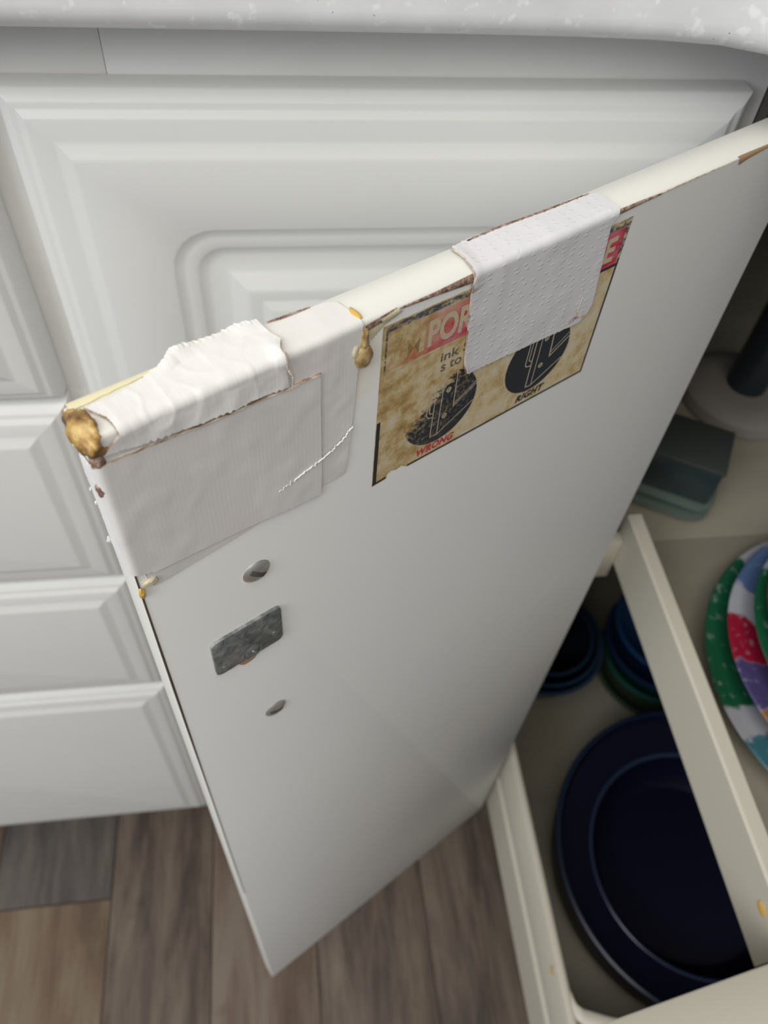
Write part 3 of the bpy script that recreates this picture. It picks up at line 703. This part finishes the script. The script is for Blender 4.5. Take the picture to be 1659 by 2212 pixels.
# ---------------------------------------------------------------- metal fittings on the door
def screw(s, q, r, label, ang):
    bm = bmesh.new()
    prof = [(0.0, r * 0.34), (r * 0.30, r * 0.325), (r * 0.60, r * 0.26), (r * 0.82, r * 0.16), (r * 0.95, r * 0.07), (r, 0.02 * r), (r * 0.98, -0.0006)]
    def hh(t):
        t = abs(t)
        for (r0, h0), (r1, h1) in zip(prof, prof[1:]):
            if t <= r1: return h0 + (h1 - h0) * (t - r0) / (r1 - r0)
        return 0
    lathe(bm, prof, 40)
    o = None
    for v in bm.verts: v.co = Vector((v.co.x, -v.co.z, v.co.y))
    bmesh.ops.recalc_face_normals(bm, faces=bm.faces)
    # slot: dark strip laid over the dome, its colour imitating a shaded recess
    ca, sa = math.cos(ang), math.sin(ang)
    def R(px, pz, d): return bm.verts.new((px * ca - pz * sa, -d, px * sa + pz * ca))
    L_, w_ = r * 0.66, r * 0.19; n = 8
    up_, dn = [], []
    for i in range(n + 1):
        t = -L_ + 2 * L_ * i / n; h = hh(t) + 0.00006
        up_.append(R(t, w_, h)); dn.append(R(t, -w_, h))
    for i in range(n):
        f = bm.faces.new((up_[i], up_[i + 1], dn[i + 1], dn[i])); f.material_index = 1
        f.normal_update()
        if f.normal.y > 0: f.normal_flip()
    # raised burr on one side of the slot
    o = fin('screw', bm, [m_steel, m_slot], door, recalc=False); o.location = (s, 0, ZT - q)
    tag(o, label); return o
screw(0.0352, 0.0795, 0.0049, 'large round screw head above the metal plate', -0.75)
screw(0.0362, 0.1818, 0.0049, 'round screw head below the metal plate', -0.35)
bm = bmesh.new()
ro = ring_rect(0.0153, 0.0420, ZT - 0.1267, ZT - 0.1053, 0, 0.0022); ri = ring_rect(0.0153, 0.0420, ZT - 0.1267, ZT - 0.1053, 0.0007, 0.0017)
a = [bm.verts.new((x_, 0, z_)) for x_, z_ in ro]; b = [bm.verts.new((x_, -0.0011, z_)) for x_, z_ in ro]; c = [bm.verts.new((x_, -0.0015, z_)) for x_, z_ in ri]
n = len(a)
for k in range(n):
    bm.faces.new((a[k], a[(k + 1) % n], b[(k + 1) % n], b[k])); bm.faces.new((b[k], b[(k + 1) % n], c[(k + 1) % n], c[k]))
bm.faces.new(c); bm.faces.new(a)
sub('strike_plate', bm, m_zinc, 'dark scratched metal plate screwed to the door')
bm = bmesh.new(); lathe(bm, [(0, 0.0006), (0.0016, 0.0005), (0.0026, 0.0002), (0.0030, -0.0002)], 28)
lathe(bm, [(0.0042, 0.00002), (0.0038, 0.00022), (0.0034, 0.00002)], 32)
for v in bm.verts: v.co = Vector((v.co.x, -v.co.z, v.co.y))
o = fin('screw', bm, m_zinc, door); o.location = (0.0292, -0.0016, ZT - 0.1227); tag(o, 'small worn screw sunk in the metal plate')
bm = bmesh.new(); add_box(bm, -0.0003, 0.0003, -0.0007, -0.0005, -0.0013, 0.0013)
o = fin('screw_slot', bm, m_steel, door); o.location = (0.0298, -0.0016, ZT - 0.1227); o.rotation_euler = (0, -0.5, 0)
for s, q in ((0.0185, 0.1225), (0.0385, 0.1195)):
    blob('dimple', (s, -0.0015, ZT - q), (0.0010, 0.0003, 0.0011), m_zinc, door, s * 900, 0.3, 2)
blob('rust_spot', (0.0276, -0.0002, ZT - 0.1283), (0.0036, 0.0004, 0.0030), m_rust, door, 3, 0.15, 3)['label'] = 'orange rust spot below the metal plate'

# ---------------------------------------------------------------- countertop
path = [(-0.62, 0.2632), (-0.3, 0.2632), (-0.1, 0.2632), (0.0, 0.2632), (0.06, 0.2630), (0.10, 0.2622), (0.125, 0.2608), (0.1457, 0.2575), (0.157, 0.2520), (0.166, 0.244), (0.175, 0.234), (0.186, 0.224), (0.200, 0.214), (0.225, 0.204), (0.27, 0.198), (0.40, 0.195), (1.1, 0.195)]
ztop = H - 0.0735; zbot = H - 0.1045
prof = [(-0.004, ztop)] + [(0.0 - 0.004 + 0.004 * math.sin(t), ztop - 0.004 + 0.004 * math.cos(t)) for t in (0.4, 0.8, 1.2, 1.57)]
rb = 0.0085
prof += [(0.0, zbot + rb)] + [(-rb + rb * math.cos(t), zbot + rb - rb * math.sin(t)) for t in (0.25, 0.5, 0.75, 1.0, 1.25, 1.57)] + [(-0.032, zbot), (-0.034, zbot + 0.002), (-0.034, H - 0.0775)]
bm = bmesh.new(); rows = []
for i, (px, py) in enumerate(path):
    a = path[max(0, i - 1)]; b = path[min(len(path) - 1, i + 1)]
    dx, dy = b[0] - a[0], b[1] - a[1]; l = math.hypot(dx, dy); ox, oy = dy / l, -dx / l      # outward
    rows.append([bm.verts.new((px + ox * o_, py + oy * o_, z_)) for o_, z_ in prof] + [bm.verts.new((px, 0.93, H - 0.0775)), bm.verts.new((px, 0.93, ztop))])
for i in range(len(rows) - 1):
    n = len(rows[0])
    for k in range(n): bm.faces.new((rows[i][k], rows[i][(k + 1) % n], rows[i + 1][(k + 1) % n], rows[i + 1][k]))
bm.faces.new(rows[0]); bm.faces.new(rows[-1])
ct = fin('countertop', bm, m_count, sharp=30)
tag(ct, 'white speckled countertop with a rounded front edge, above the cabinets', 'countertop')

# ---------------------------------------------------------------- things in the pull-outs
# big navy enamel pot in the lower drawer
PX, PY, PZ = 0.3830, 0.168, zl - 0.1165
pot = empty('cooking_pot', (PX, PY, PZ))
tag(pot, 'large round navy enamel pot in the lower pull-out drawer', 'pot')
hp = 0.075; R0 = 0.1465
bm = bmesh.new()
lathe(bm, [(0.0, 0.0), (R0 - 0.030, 0.0), (R0 - 0.016, 0.006), (R0 - 0.007, 0.022), (R0 - 0.003, hp - 0.010), (R0 - 0.0005, hp - 0.004)], 96)
lathe(bm, [(R0 - 0.0045, hp - 0.003), (R0 - 0.008, hp - 0.010), (R0 - 0.030, hp - 0.020), (R0 - 0.040, hp - 0.023), (R0 - 0.042, hp - 0.030), (R0 - 0.048, 0.018), (R0 - 0.060, 0.006), (0.0, 0.004)], 96)
fin('body', bm, m_navyin, pot)
bm = bmesh.new(); lathe(bm, [(R0 - 0.0045, hp - 0.0035), (R0 - 0.004, hp - 0.001), (R0 - 0.002, hp), (R0, hp - 0.001), (R0 + 0.0006, hp - 0.003), (R0 - 0.0005, hp - 0.0045)], 96)
fin('rim', bm, m_navyrim, pot)
bm = bmesh.new(); lathe(bm, [(R0 - 0.0425, hp - 0.0250), (R0 - 0.0408, hp - 0.0222), (R0 - 0.0392, hp - 0.0218), (R0 - 0.0378, hp - 0.0228)], 96)
fin('inner_rim', bm, mat('blue_ridge_highlight', (0.02, 0.03, 0.065), 0.3), pot)  # lighter blue puts a highlight line into the ridge's colour

def vessel(name, label, cat, x, y, z, prof_o, m, group=None, seg=48, mis=None, mats=None):
    bm = bmesh.new(); lathe(bm, prof_o, seg, mis=mis)
    o = fin(name, bm, mats or m, loc=(x, y, z)); tag(o, label, cat, group); return o
# nested dark blue bowls at the back left of the lower drawer
mb = [mat('dark_blue_bowl', (0.005, 0.010, 0.022), 0.3), mat('blue_rim', (0.02, 0.04, 0.075), 0.3)]
for k, (lab, r) in enumerate((('dark blue bowl, outermost of the nest behind the navy pot', 0.070), ('dark blue bowl, second inside the nest behind the pot', 0.064), ('smallest dark blue bowl at the heart of the nest', 0.054))):
    h = 0.062 - 0.006 * k
    vessel('mixing_bowl', lab, 'bowl', 0.2815 + 0.004 * k, 0.418 + 0.004 * k, zl - 0.117 + 0.0045 * k,
           [(0, 0), (r * 0.5, 0), (r * 0.8, h * 0.35), (r * 0.985, h), (r, h + 0.001), (r + 0.0015, h + 0.001), (r + 0.001, h + 0.003), (r - 0.0025, h + 0.003), (r * 0.78 - 0.002, h * 0.37), (r * 0.48, 0.003), (0, 0.003)], None, 'nested blue bowls',
           mis=[0, 0, 0, 0, 1, 1, 1, 0, 0, 0], mats=mb)
# stack of coloured plastic bowls under the upper drawer
cols = [((0.05, 0.075, 0.045), 'olive'), ((0.012, 0.07, 0.055), 'green'), ((0.008, 0.02, 0.06), 'navy'), ((0.012, 0.05, 0.13), 'blue')]
names = ['olive plastic dish at the bottom of the coloured stack', 'dark green plastic dish, second from the bottom of the coloured stack', 'navy plastic dish, third from the bottom of the coloured stack', 'bright blue plastic dish on top of the coloured stack']
for k in range(4):
    r = 0.066 - 0.004 * (k % 2); h = 0.020
    m_ = mat(cols[k][1] + '_plastic', cols[k][0], 0.35)
    vessel('plastic_dish', names[k], 'dish', 0.420 + 0.003 * k, 0.392 + 0.006 * k, zl - 0.1165 + 0.0215 * k,
           [(0, 0), (r * 0.7, 0), (r * 0.9, h * 0.5), (r, h), (r + 0.003, h), (r + 0.003, h + 0.001), (r - 0.002, h + 0.001), (r * 0.85, h * 0.5), (r * 0.66, 0.002), (0, 0.002)], m_, 'stacked plastic dishes')

# patterned plates in the upper drawer
def plate_mat(name, seed, greens=False):
    m = mat(name, (0.6, 0.62, 0.68), 0.35); g = NT(m)
    x, y, z = g.xyz()
    ang = g.math('ARCTAN2', y, x); rad = g.math('SQRT', g.math('ADD', g.math('MULTIPLY', x, x), g.math('MULTIPLY', y, y)))
    cv = g.n('ShaderNodeCombineXYZ'); g.put(cv.inputs[0], g.math('MULTIPLY', ang, 2.0)); g.put(cv.inputs[1], g.math('MULTIPLY', rad, 26.0)); cv.inputs[2].default_value = seed
    v = g.n('ShaderNodeTexVoronoi'); v.inputs['Scale'].default_value = 1.1; g.put(v.inputs['Vector'], cv.outputs[0])
    s_ = g.n('ShaderNodeSeparateColor'); g.put(s_.inputs[0], v.outputs['Color'])
    cr = g.ramp(s_.outputs[0], [(0.0, (0.60, 0.63, 0.68)), (0.22, (0.02, 0.17, 0.08)), (0.42, (0.48, 0.02, 0.05)), (0.55, (0.14, 0.10, 0.32)), (0.68, (0.62, 0.66, 0.72)), (0.80, (0.13, 0.27, 0.50)), (0.92, (0.55, 0.24, 0.05))])
    cr.node.color_ramp.interpolation = 'CONSTANT'
    gr = g.noise(55, 4, 0.7)
    g.color(g.mix(g.rng(gr, 0.62, 0.72), cr, (0.55, 0.60, 0.66))); return m
def plate_mat_arcs(name, arcs, base=(0.60, 0.62, 0.66)):
    """arcs: list of (angle0, angle1, colour) in degrees, painted on the rim"""
    m = mat(name, base, 0.35); g = NT(m); x, y, z = g.xyz()
    ang = g.math('ADD', g.math('MULTIPLY', g.math('ARCTAN2', g.math('MULTIPLY', y, -1.0), g.math('MULTIPLY', x, -1.0)), 57.2958), g.math('MULTIPLY', g.noise(90, 3), 9.0))
    col = base
    for a0, a1, cc in arcs:                      # angle 0 points to -x, positive towards -y
        f = g.math('MULTIPLY', g.rng(ang, a0, a0 + 1.5), g.rng(ang, a1 + 1.5, a1))
        col = g.mix(f, col, cc)
    g.color(g.mix(g.math('MULTIPLY', g.rng(g.noise(140, 4, 0.7), 0.58, 0.66), 0.25), col, (0.50, 0.56, 0.62))); return m
GR, RD_, PU, OR_, BL, TE, DG = (0.008, 0.085, 0.038), (0.27, 0.008, 0.03), (0.065, 0.05, 0.15), (0.28, 0.11, 0.025), (0.07, 0.12, 0.24), (0.04, 0.14, 0.18), (0.03, 0.05, 0.065)
BA = (0.34, 0.35, 0.40)
pm = [plate_mat_arcs('plate_green', [(-54, 9, GR), (20, 33, TE), (60, 80, BL), (-90, -70, BL)], BA),
      plate_mat_arcs('plate_red', [(-21, -1, RD_), (-1, 17, PU), (17, 34, OR_), (-60, -36, BL), (45, 70, GR)], BA),
      plate_mat_arcs('plate_deepgreen', [(-40, 28, GR), (34, 75, RD_), (-80, -48, BL)], BA),
      plate_mat_arcs('plate_mixed', [(-30, -12, RD_), (-12, 2, PU), (8, 24, TE), (28, 60, GR), (-70, -35, TE)], (0.12, 0.18, 0.20))]
labs = ['white plate with a green band on its rim, bottom of the plate stack', 'patterned plate with red and purple on its rim, second from the bottom',
        'patterned plate with a dark green rim band, third from the bottom', 'patterned plate on top of the stack at the right edge']
base_p = (0.3845, 0.192)
for k in range(4):
    r = [0.118, 0.108, 0.099, 0.093][k]; zz = zu - 0.0365 + [0.0, 0.010, 0.020, 0.028][k]
    cx, cy = base_p[0] + [0, 0.004, 0.010, 0.012][k], base_p[1] + [0, 0.006, 0.010, 0.015][k]
    bm = bmesh.new()
    lathe(bm, [(0, 0), (r * 0.6, 0), (r * 0.72, 0.004), (r, 0.015), (r + 0.0008, 0.0162), (r, 0.0170), (r * 0.97, 0.0165), (r * 0.70, 0.0065), (r * 0.58, 0.0025), (0, 0.0025)], 96)
    o = fin('dinner_plate', bm, pm[k], loc=(cx, cy, zz)); tag(o, labs[k], 'plate', 'patterned plates')

# two rectangular smoked glass dishes at the back of the upper drawer
def glass_dish(x, y, z, rz, L, Wd, h, label):
    t = empty('baking_dish', (x, y, z), rz); tag(t, label, 'dish', 'rectangular dishes')
    bm = bmesh.new()
    def rr_(inx, zc, rad): return [bm.verts.new((px, py, zc)) for px, py in ring_rect(-L / 2, L / 2, -Wd / 2, Wd / 2, inx, rad)]
    seq = [rr_(0.008, 0, 0.012), rr_(0.004, h * 0.5, 0.012), rr_(0.003, h, 0.012), rr_(0.008, h, 0.010), rr_(0.012, 0.004, 0.010)]
    for a, b in zip(seq, seq[1:]):
        for k in range(len(a)): bm.faces.new((a[k], a[(k + 1) % len(a)], b[(k + 1) % len(a)], b[k]))
    bm.faces.new(seq[0]); bm.faces.new(seq[-1]); fin('body', bm, m_dkgreen, t)
    bm = bmesh.new()
    seq = [rr_(0.003, h - 0.005, 0.012), rr_(-0.003, h - 0.003, 0.014), rr_(-0.003, h, 0.014), rr_(0.007, h + 0.001, 0.010), rr_(0.008, h - 0.003, 0.010)]
    for a, b in zip(seq, seq[1:]):
        for k in range(len(a)): bm.faces.new((a[k], a[(k + 1) % len(a)], b[(k + 1) % len(a)], b[k]))
    fin('rim', bm, m_grnrim, t)
A_ = math.radians(-30)
def corner(L, Wd, ins=0.0):                   # centre of a piece whose front right corner is fixed
    cx, cy = 0.311 - ins, 0.332 + ins
    return (cx - math.cos(A_) * L / 2 - math.sin(A_) * Wd / 2, cy - math.sin(A_) * L / 2 + math.cos(A_) * Wd / 2)
for k, lab in enumerate(('smoky green rectangular dish, lowest of the pile at the back of the upper shelf', 'smoky green rectangular dish between its twin and the dark box')):
    c_ = corner(0.105, 0.055)
    glass_dish(c_[0], c_[1], zu - 0.0365 + 0.0125 * k, A_, 0.105, 0.055, 0.011, lab)
c_ = corner(0.10, 0.045, 0.002)
sb = empty('storage_box', (c_[0], c_[1], zu - 0.0110), A_); tag(sb, 'dark box with a grey green lid standing on the smoky green dishes', 'box')
bm = bmesh.new(); add_box(bm, -0.05, 0.05, -0.0225, 0.0225, 0.0, 0.034, bev=0.002); fin('body', bm, m_dkgreen, sb)
bm = bmesh.new(); add_box(bm, -0.051, 0.051, -0.0235, 0.0235, 0.0335, 0.037, bev=0.0012); fin('lid', bm, mat('grey_green_lid', (0.035, 0.043, 0.040), 0.6), sb)
# round base with a dark upright pole
ph = empty('pole_stand', (0.400, 0.469, zu - 0.0365)); tag(ph, 'dark metal pole on a pale round base, behind the plates', 'stand')
bm = bmesh.new(); lathe(bm, [(0, 0), (0.050, 0), (0.052, 0.003), (0.050, 0.012), (0.044, 0.017), (0.030, 0.019), (0, 0.019)], 64); fin('base', bm, m_base, ph)
bm = bmesh.new(); lathe(bm, [(0, 0.019), (0.017, 0.019), (0.017, 0.21), (0.013, 0.214), (0, 0.214)], 40); fin('pole', bm, m_pole, ph)
